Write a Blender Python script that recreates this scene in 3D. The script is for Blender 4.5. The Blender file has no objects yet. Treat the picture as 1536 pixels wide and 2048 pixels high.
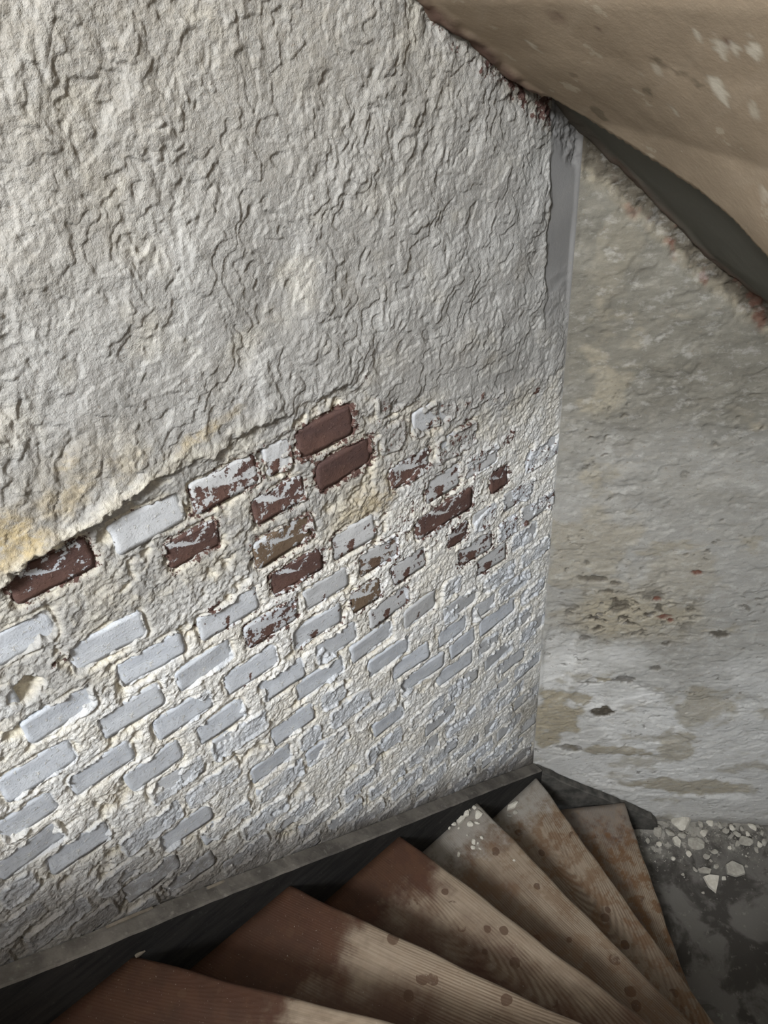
import bpy, bmesh, math, random
import numpy as np
from mathutils import Matrix, Vector

random.seed(7)
SC = bpy.context.scene
COL = SC.collection

# ------------------------------------------------------------------ camera
CAMZ = 2.68
# rows: world right / forward / up expressed in lens axes (x right, y down, z into the picture)
BR = ((0.9949737, -0.10013654, 0.0), (-0.06250526, -0.62106291, 0.78126433), (-0.07823311, -0.77733747, -0.62420032))
cam_data = bpy.data.cameras.new('camera')
cam_data.sensor_fit = 'HORIZONTAL'
cam_data.sensor_width = 36.0
cam_data.lens = 1500.0 / 1536.0 * 36.0
cam_data.clip_start = 0.02
cam = bpy.data.objects.new('camera', cam_data)
COL.objects.link(cam)
cam.matrix_world = Matrix(((BR[0][0], -BR[0][1], -BR[0][2], 0.0),
                           (BR[1][0], -BR[1][1], -BR[1][2], 0.0),
                           (BR[2][0], -BR[2][1], -BR[2][2], CAMZ),
                           (0, 0, 0, 1)))
SC.camera = cam

# ------------------------------------------------------------------ world, light, exposure
world = bpy.data.worlds.new('daylight')
SC.world = world
world.use_nodes = True
bg = world.node_tree.nodes['Background']
bg.inputs['Color'].default_value = (0.80, 0.90, 1.0, 1)
bg.inputs['Strength'].default_value = 1.0
vs = SC.view_settings
vs.view_transform = 'Standard'
vs.look = 'None'
vs.gamma = 1.0
vs.use_curve_mapping = False
vs.exposure = 0.44

AZL = 0.927
UL = Vector((math.sin(AZL), math.cos(AZL), 0))      # along the brick wall, towards the corner
NL = Vector((-math.cos(AZL), math.sin(AZL), 0))     # into the brick wall
DL = 0.9                                            # camera to brick wall
UC = 1.203                                          # the corner, along the brick wall
CORNER = UL * UC + NL * DL
AZR = math.radians(98)
UR = Vector((math.sin(AZR), math.cos(AZR), 0))
NR = Vector((-UR.y, UR.x, 0))                       # into the plain wall

U0 = -0.36                                          # where the brick wall meets the wall with the window
AZW = math.radians(200)
UWN = Vector((math.sin(AZW), math.cos(AZW), 0))     # along the window wall, away from the brick wall
NW = Vector((UWN.y, -UWN.x, 0))                     # out through the window
PA = UL * U0 + NL * DL
PB = PA + UWN * 2.18
WIN = (-1.45, -0.72, 3.80, 4.90)                    # window behind the viewer: from/to, sill, head
REVEAL = 0.16
lt = bpy.data.lights.new('window_daylight', 'AREA')
lt.shape = 'RECTANGLE'
lt.size = WIN[1] - WIN[0]
lt.size_y = WIN[3] - WIN[2]
lt.energy = 230.0
lt.color = (0.94, 0.97, 1.0)
lo = bpy.data.objects.new('window_daylight', lt)
COL.objects.link(lo)
lo.location = ((WIN[0] + WIN[1]) / 2, PB.y - .10, (WIN[2] + WIN[3]) / 2)
lo.rotation_euler = Vector((0, 1, 0)).to_track_quat('-Z', 'Z').to_euler()

# ------------------------------------------------------------------ noise
def perlin(x, y, seed):
    rs = np.random.RandomState(seed)
    p = rs.permutation(512)
    ga = rs.rand(512) * 2 * np.pi
    gx, gy = np.cos(ga), np.sin(ga)
    xi = np.floor(x).astype(np.int64)
    yi = np.floor(y).astype(np.int64)
    xf, yf = x - xi, y - yi
    w = xf * xf * xf * (xf * (xf * 6 - 15) + 10)
    s = yf * yf * yf * (yf * (yf * 6 - 15) + 10)
    def g(a, b, fx, fy):
        k = p[(p[(xi + a) & 511] + yi + b) & 511]
        return gx[k] * fx + gy[k] * fy
    n0 = g(0, 0, xf, yf); n1 = g(1, 0, xf - 1, yf)
    a = n0 + w * (n1 - n0)
    n0 = g(0, 1, xf, yf - 1); n1 = g(1, 1, xf - 1, yf - 1)
    b = n0 + w * (n1 - n0)
    return 1.45 * (a + s * (b - a))

def fbm(x, y, seed, oct=4, gain=0.5):
    t = np.zeros_like(x); a = 1.0; n = 0.0
    for i in range(oct):
        t += a * perlin(x * 2 ** i + 13.7 * i, y * 2 ** i - 7.1 * i, seed + i)
        n += a; a *= gain
    return t / n

def ridge(x, y, seed, oct=3, gain=0.55):
    t = np.zeros_like(x); a = 1.0; n = 0.0
    for i in range(oct):
        t += a * (1 - 2 * np.abs(perlin(x * 2 ** i + 3.3 * i, y * 2 ** i + 9.2 * i, seed + i)))
        n += a; a *= gain
    return t / n

def smooth(a, b, x):
    t = np.clip((x - a) / (b - a), 0, 1)
    return t * t * (3 - 2 * t)

def terrace(n, step, sharp):
    q = n / step
    f = np.floor(q)
    return (f + smooth(0.5 - sharp, 0.5 + sharp, q - f)) * step

def blob(U, V, u, v, ru, rv, rot=0.0, rag=0.0, seed=1):
    c, s = math.cos(rot), math.sin(rot)
    du, dv = U - u, V - v
    a, b = (du * c + dv * s) / ru, (-du * s + dv * c) / rv
    d = np.sqrt(a * a + b * b)
    if rag:
        d = d + rag * fbm(U / (0.5 * (ru + rv)) * 1.6, V / (0.5 * (ru + rv)) * 1.6, seed, 3)
    return d

# ------------------------------------------------------------------ mesh helpers
def link_mesh(name, verts, faces, mat=None, parent=None, smooth_shade=True):
    me = bpy.data.meshes.new(name)
    verts = np.asarray(verts, dtype=np.float32)
    if isinstance(faces, np.ndarray):
        n, k = faces.shape
        me.vertices.add(len(verts)); me.loops.add(n * k); me.polygons.add(n)
        me.vertices.foreach_set('co', verts.ravel())
        me.loops.foreach_set('vertex_index', faces.astype(np.int32).ravel())
        me.polygons.foreach_set('loop_start', np.arange(0, n * k, k, dtype=np.int32))
        me.polygons.foreach_set('loop_total', np.full(n, k, dtype=np.int32))
        me.update(calc_edges=True)
    else:
        me.from_pydata([tuple(v) for v in verts], [], faces)
        me.update()
    if smooth_shade:
        me.polygons.foreach_set('use_smooth', np.ones(len(me.polygons), dtype=bool))
    if mat:
        me.materials.append(mat)
    o = bpy.data.objects.new(name, me)
    COL.objects.link(o)
    if parent:
        o.parent = parent
    return o

def grid_faces(nu, nv, keep=None):
    i, j = np.meshgrid(np.arange(nu - 1), np.arange(nv - 1), indexing='ij')
    a = i * nv + j
    f = np.stack([a, a + nv, a + nv + 1, a + 1], -1).reshape(-1, 4)
    if keep is not None:
        f = f[keep[:-1, :-1].ravel()]
    return f

def compact(verts, faces, *attrs):
    used = np.zeros(len(verts), bool); used[faces.ravel()] = True
    idx = np.cumsum(used) - 1
    return (verts[used], idx[faces]) + tuple(a[used] for a in attrs)

def set_color(o, name, arr):
    at = o.data.attributes.new(name, 'FLOAT_COLOR', 'POINT')
    at.data.foreach_set('color', np.clip(arr, 0, 1).astype(np.float32).ravel())

def tag(o, label=None, cat=None, group=None, kind=None):
    if label: o['label'] = label
    if cat: o['category'] = cat
    if group: o['group'] = group
    if kind: o['kind'] = kind
    return o

def prism(name, poly, z0, z1, mat, parent=None, bevel=0.0):
    bm = bmesh.new()
    lo_ = [bm.verts.new((p[0], p[1], z0)) for p in poly]
    hi_ = [bm.verts.new((p[0], p[1], z1)) for p in poly]
    n = len(poly)
    bm.faces.new(lo_[::-1]); bm.faces.new(hi_)
    for i in range(n):
        bm.faces.new((lo_[i], lo_[(i + 1) % n], hi_[(i + 1) % n], hi_[i]))
    bmesh.ops.recalc_face_normals(bm, faces=bm.faces)
    if bevel:
        bmesh.ops.bevel(bm, geom=bm.edges[:], offset=bevel, segments=2, affect='EDGES', profile=0.6)
    me = bpy.data.meshes.new(name); bm.to_mesh(me); bm.free()
    if mat: me.materials.append(mat)
    o = bpy.data.objects.new(name, me); COL.objects.link(o)
    if parent: o.parent = parent
    return o

# ------------------------------------------------------------------ material helpers
class NT:
    def __init__(self, name):
        self.m = bpy.data.materials.new(name); self.m.use_nodes = True
        self.t = self.m.node_tree; self.n = self.t.nodes; self.l = self.t.links
        self.b = self.n['Principled BSDF']
    def node(self, typ, **kw):
        x = self.n.new(typ)
        for k, v in kw.items(): setattr(x, k, v)
        return x
    def put(self, sock, v):
        if hasattr(v, 'is_output'): self.l.new(v, sock)
        else: sock.default_value = v
    def coord(self, kind='Object'):
        return self.node('ShaderNodeTexCoord').outputs[kind]
    def mapping(self, vec, scale=(1, 1, 1), loc=(0, 0, 0), rot=(0, 0, 0)):
        x = self.node('ShaderNodeMapping'); self.l.new(vec, x.inputs['Vector'])
        x.inputs['Scale'].default_value = scale; x.inputs['Location'].default_value = loc; x.inputs['Rotation'].default_value = rot
        return x.outputs[0]
    def noise(self, vec, scale, detail=4, rough=0.55, dist=0.0):
        x = self.node('ShaderNodeTexNoise'); self.l.new(vec, x.inputs['Vector'])
        x.inputs['Scale'].default_value = scale; x.inputs['Detail'].default_value = detail
        x.inputs['Roughness'].default_value = rough; x.inputs['Distortion'].default_value = dist
        return x.outputs['Fac']
    def vor(self, vec, scale, feature='F1', rnd=1.0):
        x = self.node('ShaderNodeTexVoronoi', feature=feature); self.l.new(vec, x.inputs['Vector'])
        x.inputs['Scale'].default_value = scale; x.inputs['Randomness'].default_value = rnd
        return x.outputs['Distance']
    def math(self, op, a, b=0.0, c=0.0, clamp=False):
        x = self.node('ShaderNodeMath', operation=op, use_clamp=clamp)
        self.put(x.inputs[0], a); self.put(x.inputs[1], b); self.put(x.inputs[2], c)
        return x.outputs[0]
    def step(self, v, a, b, o0=0.0, o1=1.0):
        x = self.node('ShaderNodeMapRange', interpolation_type='SMOOTHSTEP')
        self.put(x.inputs['Value'], v)
        x.inputs['From Min'].default_value = a; x.inputs['From Max'].default_value = b
        x.inputs['To Min'].default_value = o0; x.inputs['To Max'].default_value = o1
        return x.outputs['Result']
    def mix(self, f, a, b, blend='MIX'):
        x = self.node('ShaderNodeMix', data_type='RGBA', blend_type=blend)
        self.put(x.inputs['Factor'], f)
        ca, cb = [s for s in x.inputs if s.name in ('A', 'B') and s.type == 'RGBA']
        for s, v in ((ca, a), (cb, b)):
            if isinstance(v, tuple) and len(v) == 3: v = v + (1,)
            self.put(s, v)
        return [s for s in x.outputs if s.type == 'RGBA'][0]
    def sep(self, c):
        x = self.node('ShaderNodeSeparateColor'); self.l.new(c, x.inputs[0]); return x.outputs
    def xyz(self, v):
        x = self.node('ShaderNodeSeparateXYZ'); self.l.new(v, x.inputs[0]); return x.outputs
    def attr(self, name, typ='GEOMETRY'):
        return self.node('ShaderNodeAttribute', attribute_type=typ, attribute_name=name)
    def bump(self, h, strength, dist, prev=None):
        x = self.node('ShaderNodeBump'); self.put(x.inputs['Height'], h)
        x.inputs['Strength'].default_value = strength; x.inputs['Distance'].default_value = dist
        if prev is not None: self.l.new(prev, x.inputs['Normal'])
        return x.outputs[0]
    def done(self, color, rough=0.9, normal=None, spec=0.25):
        self.put(self.b.inputs['Base Color'], color if not (isinstance(color, tuple) and len(color) == 3) else color + (1,))
        self.put(self.b.inputs['Roughness'], rough)
        self.b.inputs['Specular IOR Level'].default_value = spec
        if normal is not None: self.l.new(normal, self.b.inputs['Normal'])
        return self.m

def mat_brick_wall():
    t = NT('limewashed_brick_wall')
    P = t.coord()
    R, G, Bc = t.sep(t.attr('mask').outputs['Color'])[:3]
    A = t.attr('mask').outputs['Alpha']
    R2, G2, B2 = t.sep(t.attr('mask2').outputs['Color'])[:3]
    n1 = t.noise(P, 9, 5, 0.6)
    n2 = t.noise(P, 70, 5, 0.65)
    n3 = t.noise(P, 320, 3, 0.7)
    col = t.mix(t.step(n1, 0.3, 0.7), (0.325, 0.316, 0.298), (0.405, 0.397, 0.380))          # old limewash
    low = t.attr('mask2').outputs['Alpha']
    col = t.mix(low, col, t.mix(t.step(n1, 0.3, 0.7), (0.76, 0.745, 0.71), (0.87, 0.86, 0.83)))       # paler lime low down
    col = t.mix(t.math('MULTIPLY', G, 0.8), col, (0.55, 0.58, 0.63))                        # bluish later wash
    sandc = t.mix(t.step(n2, 0.35, 0.65), (0.56, 0.48, 0.35), (0.78, 0.73, 0.60))
    sand = t.math('MULTIPLY', R, t.step(n2, 0.28, 0.62, 0.45, 1.0))
    col = t.mix(sand, col, sandc)                                                             # bare lime mortar
    col = t.mix(t.math('MULTIPLY', Bc, t.step(n2, 0.25, 0.6)), col, (0.44, 0.35, 0.20))      # yellow damp stain
    col = t.mix(t.math('MULTIPLY', R2, t.step(n2, 0.3, 0.7, 0.5, 1.0)), col, (0.26, 0.23, 0.18))  # grey green grime, and painted fall-off at the top
    # flaked spots where red brick shows through
    fl = t.noise(P, 85, 6, 0.7)
    red = t.math('MULTIPLY', t.step(A, 0.02, 0.2), t.step(t.math('ADD', fl, t.math('MULTIPLY', A, 0.34)), 0.655, 0.675))
    col = t.mix(red, col, t.mix(n2, (0.075, 0.046, 0.042), (0.14, 0.078, 0.062)))
    col = t.mix(t.math('MULTIPLY', G2, t.step(n1, 0.2, 0.6, 0.6, 1.0)), col, (0.135, 0.12, 0.105))  # dirt along the stair string, with lower-left shade painted in
    col = t.mix(t.math('MULTIPLY', B2, 0.9), col, (0.215, 0.21, 0.205))                               # smooth cement skim
    spk = t.step(t.noise(P, 170, 2, 0.5), 0.70, 0.74)
    col = t.mix(t.math('MULTIPLY', spk, 0.5), col, (0.25, 0.21, 0.17))
    rough_amt = t.math('SUBTRACT', 1.0, t.math('MULTIPLY', B2, 0.85))
    n4 = t.noise(P, 150, 4, 0.65, 0.4)
    h = t.math('ADD', t.math('MULTIPLY', n2, 0.5), t.math('ADD', t.math('MULTIPLY', n3, 0.36), t.math('MULTIPLY', n4, t.math('ADD', 0.25, t.math('MULTIPLY', low, 0.65)))))
    nb = t.bump(t.math('MULTIPLY', h, rough_amt), 0.8, 0.006)
    return t.done(col, 0.92, nb, 0.15)

def mat_brick():
    t = NT('limewashed_brick')
    P = t.coord()
    fl = t.attr('flake', 'OBJECT').outputs['Fac']
    ti = t.attr('tint', 'OBJECT').outputs['Fac']
    n1 = t.noise(P, 60, 6, 0.68)
    n2 = t.noise(P, 22, 4, 0.6)
    n3 = t.noise(P, 260, 3, 0.7)
    wash = t.mix(t.step(n2, 0.35, 0.65), (0.51, 0.54, 0.59), (0.61, 0.64, 0.685))
    wash = t.mix(t.math('MULTIPLY', ti, 0.9), wash, (0.50, 0.495, 0.485))
    clay = t.mix(t.step(t.noise(P, 14, 4, 0.6), 0.3, 0.7), (0.080, 0.049, 0.045), (0.130, 0.073, 0.058))
    clay = t.mix(t.math('MULTIPLY', t.attr('olive', 'OBJECT').outputs['Fac'], 0.8), clay, (0.17, 0.125, 0.082))
    clay = t.mix(t.step(n3, 0.6, 0.75), clay, (0.24, 0.17, 0.14))
    m = t.math('ADD', t.math('MULTIPLY', n1, 0.62), t.math('MULTIPLY', n2, 0.38))
    edge = t.step(t.math('SUBTRACT', m, t.math('SUBTRACT', 0.80, t.math('MULTIPLY', fl, 0.55))), -0.008, 0.008)
    col = t.mix(edge, wash, clay)
    dirt_shade = t.math('MULTIPLY', t.attr('dirt_shade', 'OBJECT').outputs['Fac'], t.step(n1, 0.3, 0.6, 0.55, 1.0))
    col = t.mix(dirt_shade, col, (0.15, 0.135, 0.12))
    spl = t.step(t.noise(P, 130, 4, 0.7), 0.60, 0.66)
    col = t.mix(t.math('MULTIPLY', spl, t.math('MULTIPLY', t.math('SUBTRACT', 1.0, edge), 0.75)), col, (0.74, 0.73, 0.70))
    st = t.noise(t.mapping(P, (9, 9, 90)), 1.0, 4, 0.6)
    h = t.math('SUBTRACT', t.math('ADD', t.math('ADD', t.math('MULTIPLY', n3, 0.30), t.math('MULTIPLY', st, 0.2)), t.math('ADD', t.math('MULTIPLY', n1, 0.25), t.math('MULTIPLY', spl, 0.3))), t.math('MULTIPLY', edge, 0.25))
    return t.done(col, 0.85, t.bump(h, 0.8, 0.004), 0.2)

def mat_plain_wall():
    t = NT('flaking_whitewash')
    P = t.coord()
    R, G, Bc = t.sep(t.attr('mask').outputs['Color'])[:3]
    A = t.attr('mask').outputs['Alpha']
    n1 = t.noise(t.mapping(P, (1, 1, 2.2)), 7, 6, 0.62)
    n2 = t.noise(t.mapping(P, (1, 1, 2.0)), 45, 5, 0.65)
    n3 = t.noise(P, 260, 3, 0.7)
    col = t.mix(t.step(n1, 0.3, 0.7), (0.140, 0.130, 0.107), (0.205, 0.192, 0.160))
    col = t.mix(t.math('MULTIPLY', G, 0.9), col, (0.70, 0.695, 0.675))
    col = t.mix(t.math('MULTIPLY', R, t.step(n2, 0.25, 0.6, 0.35, 1.0)), col, (0.40, 0.35, 0.255))
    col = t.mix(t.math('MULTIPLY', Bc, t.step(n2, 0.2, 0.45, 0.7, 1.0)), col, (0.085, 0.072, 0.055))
    col = t.mix(A, col, t.mix(n2, (0.10, 0.045, 0.035), (0.2, 0.09, 0.06)))
    fs_ = t.noise(t.mapping(P, (22, 22, 55), rot=(0, .12, 0)), 1.0, 6, 0.72)
    col = t.mix(t.step(fs_, 0.50, 0.75, 0.0, 0.32), col, (0.46, 0.435, 0.38))
    col = t.mix(t.step(fs_, 0.45, 0.28, 0.0, 0.40), col, (0.17, 0.155, 0.125))
    mo = t.noise(t.mapping(P, (1, 1, 1.5)), 22, 7, 0.7)
    col = t.mix(t.step(mo, 0.5, 0.68, 0.0, 0.30), col, (0.24, 0.215, 0.17))
    col = t.mix(t.step(mo, 0.48, 0.36, 0.0, 0.22), col, (0.60, 0.59, 0.56))
    spk = t.step(t.noise(t.mapping(P, (1, 1, 1.6)), 120, 2, 0.5), 0.68, 0.71)
    col = t.mix(t.math('MULTIPLY', spk, 0.55), col, (0.20, 0.16, 0.12))
    h = t.math('ADD', t.math('MULTIPLY', n2, 0.6), t.math('MULTIPLY', n3, 0.25))
    return t.done(col, 0.92, t.bump(h, 0.85, 0.004), 0.15)

def mat_soffit():
    t = NT('brown_stained_plaster')
    P = t.coord()
    R, G, Bc = t.sep(t.attr('mask').outputs['Color'])[:3]
    n1 = t.noise(P, 6, 5, 0.55)
    n2 = t.noise(t.mapping(P, (1, 1, 1), rot=(0, 0, 0.9)), 30, 5, 0.6)
    col = t.mix(t.step(n1, 0.3, 0.7), (0.30, 0.235, 0.165), (0.40, 0.315, 0.225))
    streak = t.step(t.noise(t.mapping(P, (26, 3, 3), rot=(0, 0, 0.75)), 1.2, 3, 0.5), 0.52, 0.8)
    col = t.mix(t.math('MULTIPLY', streak, 0.35), col, (0.46, 0.38, 0.29))
    sp = t.step(t.noise(P, 17, 5, 0.6), 0.625, 0.665)
    col = t.mix(t.math('MULTIPLY', sp, 0.5), col, (0.55, 0.48, 0.37))
    dk = t.step(t.noise(P, 16, 3, 0.5), 0.66, 0.72)
    col = t.mix(t.math('MULTIPLY', dk, 0.6), col, (0.13, 0.105, 0.07))
    col = t.mix(R, col, t.mix(n1, (0.10, 0.098, 0.08), (0.15, 0.145, 0.12)))
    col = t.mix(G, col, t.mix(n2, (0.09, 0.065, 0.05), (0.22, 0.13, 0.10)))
    col = t.mix(Bc, col, (0.62, 0.57, 0.47))
    return t.done(col, 0.9, t.bump(t.noise(P, 90, 4, 0.6), 0.18, 0.003), 0.15)

def mat_tread():
    t = NT('worn_pine_tread')
    P = t.coord()
    x, y, z = t.xyz(P)[:3]
    sd = t.attr('seed', 'OBJECT').outputs['Fac']
    du = t.attr('dust', 'OBJECT').outputs['Fac']
    rd = t.attr('red', 'OBJECT').outputs['Fac']
    sh = t.node('ShaderNodeCombineXYZ'); t.l.new(sd, sh.inputs[2]); t.l.new(sd, sh.inputs[0])
    add = t.node('ShaderNodeVectorMath', operation='ADD'); t.l.new(P, add.inputs[0]); t.l.new(sh.outputs[0], add.inputs[1])
    Q = add.outputs[0]
    warp = t.noise(t.mapping(Q, (1.5, 5, 1)), 1.0, 1, 0.3)
    fr = t.sep(t.attr('place').outputs['Color'])
    fs, ft = fr[0], fr[1]
    y0 = t.attr('heart', 'OBJECT').outputs['Fac']
    yy = t.math('SUBTRACT', t.math('ADD', y, t.math('MULTIPLY', warp, 0.035)), y0)
    xx = t.math('MULTIPLY', t.math('SUBTRACT', x, 0.02), 0.17)
    gy = t.math('SQRT', t.math('ADD', t.math('MULTIPLY', yy, yy), t.math('MULTIPLY', xx, xx)))
    band = t.math('SINE', t.math('ADD', t.math('MULTIPLY', gy, 1150.0), t.math('MULTIPLY', t.noise(t.mapping(Q, (2, 40, 2)), 1.0, 3, 0.6), 9.0)))
    fine = t.noise(t.mapping(Q, (6, 260, 6)), 1.0, 4, 0.6)
    grain = t.math('ADD', t.math('MULTIPLY', t.math('MULTIPLY', t.step(band, -0.8, 1.0), t.step(t.noise(t.mapping(Q, (3, 9, 1)), 1.0, 2, 0.5), 0.36, 0.60)), 0.30), t.math('MULTIPLY', fine, 0.78))
    col = t.mix(t.step(grain, 0.25, 0.85), (0.30, 0.242, 0.18), (0.150, 0.110, 0.076))
    # old red brown paint at the ends and back, with stair shade painted in
    n1 = t.noise(Q, 11, 5, 0.6)
    edge = t.math('ADD', t.math('SUBTRACT', t.math('ADD', 0.17, t.attr('paint_shade', 'OBJECT').outputs['Fac']), x), t.math('MULTIPLY', t.math('SUBTRACT', n1, 0.5), 0.34))
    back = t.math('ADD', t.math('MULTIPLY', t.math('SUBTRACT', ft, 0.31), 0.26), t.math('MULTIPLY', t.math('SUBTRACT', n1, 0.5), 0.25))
    far = t.math('ADD', t.math('MULTIPLY', t.math('SUBTRACT', fs, 0.52), 0.5), t.math('MULTIPLY', t.math('SUBTRACT', n1, 0.5), 0.3))  # newel end darkened, shade put into the colour
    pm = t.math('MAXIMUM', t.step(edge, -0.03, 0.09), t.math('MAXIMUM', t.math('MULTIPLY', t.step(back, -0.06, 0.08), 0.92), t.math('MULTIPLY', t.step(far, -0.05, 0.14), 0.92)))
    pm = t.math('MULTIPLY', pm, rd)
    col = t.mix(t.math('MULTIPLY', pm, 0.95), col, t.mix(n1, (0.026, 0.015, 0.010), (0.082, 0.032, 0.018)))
    # water rings and dark drops
    v = t.vor(t.mapping(Q, (1, 1, 0)), 17)
    v2 = t.noise(t.mapping(Q, (1, 1, 0)), 30, 2, 0.5)
    dv = t.math('ADD', v, t.math('MULTIPLY', t.math('SUBTRACT', v2, 0.5), 0.22))
    ring = t.math('MULTIPLY', t.step(dv, 0.235, 0.215), t.step(n1, 0.46, 0.52))
    col = t.mix(t.math('MULTIPLY', ring, 0.78), col, (0.075, 0.042, 0.026))
    st = t.step(t.noise(Q, 24, 5, 0.65), 0.46, 0.58)
    col = t.mix(t.math('MULTIPLY', st, t.attr('stain', 'OBJECT').outputs['Fac']), col, (0.14, 0.075, 0.035))
    # grey dust towards the wall end
    dn = t.noise(Q, 28, 5, 0.65)
    dm = t.math('MULTIPLY', t.step(t.math('ADD', t.math('SUBTRACT', 0.13, x), t.math('MULTIPLY', t.math('SUBTRACT', dn, 0.5), 0.34)), -0.03, 0.09), du)
    col = t.mix(t.math('MULTIPLY', dm, 0.8), col, t.mix(dn, (0.19, 0.175, 0.155), (0.40, 0.38, 0.34)))
    fin = t.step(t.noise(Q, 240, 2, 0.5), 0.70, 0.76)
    col = t.mix(t.math('MULTIPLY', fin, 0.35), col, (0.5, 0.47, 0.42))
    nb = t.bump(t.math('ADD', t.math('MULTIPLY', grain, -0.5), t.math('MULTIPLY', dn, t.math('MULTIPLY', dm, 2.0))), 0.4, 0.0025)
    return t.done(col, 0.6, nb, 0.18)

def mat_string():
    t = NT('grey_string_shaded')
    P = t.coord()
    n1 = t.noise(t.mapping(P, (2, 2, 14), rot=(0, 0, 0)), 4, 5, 0.6)
    n2 = t.noise(P, 60, 4, 0.65)
    col = t.mix(t.step(n1, 0.3, 0.7), (0.014, 0.014, 0.014), (0.034, 0.032, 0.030))  # near-black face, stair shade put into the colour
    col = t.mix(t.math('MULTIPLY', t.step(n2, 0.6, 0.8), 0.35), col, (0.16, 0.15, 0.135))
    return t.done(col, 0.8, t.bump(n2, 0.3, 0.003), 0.25)

def mat_string_top():
    t = NT('worn_string_top')
    P = t.coord()
    n1 = t.noise(P, 12, 5, 0.65); n2 = t.noise(P, 70, 4, 0.65)
    col = t.mix(t.step(n1, 0.35, 0.65), (0.095, 0.087, 0.078), (0.18, 0.165, 0.145))
    col = t.mix(t.math('MULTIPLY', t.step(n2, 0.55, 0.75), 0.5), col, (0.33, 0.31, 0.28))
    return t.done(col, 0.85, t.bump(n2, 0.4, 0.003), 0.2)

def mat_floor():
    t = NT('worn_dark_landing')
    P = t.coord()
    n1 = t.noise(P, 6.5, 6, 0.6, 0.6)
    n2 = t.noise(P, 40, 5, 0.65)
    x, y, z = t.xyz(P)[:3]
    col = t.mix(t.step(n1, 0.44, 0.56), (0.055, 0.050, 0.044), (0.135, 0.127, 0.115))
    col = t.mix(t.math('MULTIPLY', t.step(n2, 0.58, 0.7), 0.35), col, (0.33, 0.31, 0.28))
    dust = t.step(t.math('ADD', t.math('SUBTRACT', y, 1.26), t.math('MULTIPLY', t.math('SUBTRACT', t.noise(P, 18, 5, 0.65), 0.5), 0.5)), -0.06, 0.16)
    col = t.mix(t.math('MULTIPLY', dust, 0.75), col, t.mix(n2, (0.20, 0.185, 0.16), (0.42, 0.40, 0.36)))
    fl = t.math('ADD', t.noise(P, 30, 6, 0.68), t.math('MULTIPLY', t.math('SUBTRACT', y, 1.27), 1.1))
    film = t.step(fl, 0.575, 0.595)
    col = t.mix(t.math('MULTIPLY', film, t.step(y, 1.0, 1.15)), col, t.mix(n2, (0.22, 0.205, 0.18), (0.46, 0.44, 0.39)))
    return t.done(col, 0.85, t.bump(t.math('ADD', t.math('ADD', n1, n2), t.math('MULTIPLY', film, 0.5)), 0.5, 0.004), 0.25)

def mat_plain(name, c0, c1, scale=30, rough=0.9, bump=0.4):
    t = NT(name); P = t.coord()
    n = t.noise(P, scale, 5, 0.62)
    return t.done(t.mix(t.step(n, 0.3, 0.7), c0, c1), rough, t.bump(n, bump, 0.004), 0.2)

M_BW, M_BR, M_PW, M_SF = mat_brick_wall(), mat_brick(), mat_plain_wall(), mat_soffit()
M_TR, M_ST, M_FL = mat_tread(), mat_string(), mat_floor()
M_CH = mat_plain('plaster_lump', (0.50, 0.47, 0.40), (0.66, 0.63, 0.56), 60)
M_CD = mat_plain('dusty_plaster_lump', (0.30, 0.28, 0.24), (0.44, 0.42, 0.37), 60)
M_SH = mat_plain('distant_plaster', (0.42, 0.40, 0.37), (0.5, 0.48, 0.45), 8)
M_DK = mat_plain('dark_stair_timber', (0.05, 0.035, 0.025), (0.09, 0.06, 0.04), 20)
M_SP = mat_plain('split_wood', (0.17, 0.145, 0.115), (0.27, 0.235, 0.19), 50)
M_S2 = mat_string_top()
M_S3 = mat_plain('dusty_grey_string', (0.045, 0.044, 0.040), (0.12, 0.112, 0.10), 26)

# ------------------------------------------------------------------ heights of stairs and soffit along the walls
def string_top(u):                        # top edge of the wall string against the brick wall
    return -1.364 - 0.650 * (u + 0.248) + CAMZ
def string_top_r(s):                      # ... against the plain wall
    return np.interp(s, [0.0, 0.148, 0.332, 0.43, 0.455, 0.468], [-2.302, -2.411, -2.531, -2.60, -2.635, -2.72]) + CAMZ

NEWEL = (0.77, 0.27)
ALZ = np.array([[-34.286, -0.1], [-28.937, -0.169], [-20.915, -0.283], [-16.54, -0.365], [-10.563, -0.478], [-5.426, -0.579], [2.274, -0.7]])
def soffit_z(x, y):
    a = np.degrees(np.arctan2(x - NEWEL[0], y - NEWEL[1]))
    a = np.where(a > 120, a - 360, a)
    z = np.interp(a, ALZ[:, 0], ALZ[:, 1])
    z = np.where(a < ALZ[0, 0], ALZ[0, 1] + (ALZ[0, 0] - a) * 0.0155, z)
    z = np.where(a > ALZ[-1, 0], ALZ[-1, 1] - (a - ALZ[-1, 0]) * 0.018, z)
    return z + CAMZ

# ------------------------------------------------------------------ the brick wall
def frame(origin, ux, uy):
    return Matrix(((ux.x, uy.x, 0, origin.x), (ux.y, uy.y, 0, origin.y), (0, 0, 1, CAMZ), (0, 0, 0, 1)))
ML = frame(NL * DL, UL, NL)               # local x along the wall, -y into the room, z from the lens height

COURSES = [-.670, -.748, -.835, -.918, -.998, -1.078, -1.155, -1.222, -1.30, -1.370, -1.442, -1.517] + [-1.517 - .0765 * i for i in range(1, 12)]
BH = 0.056
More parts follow.
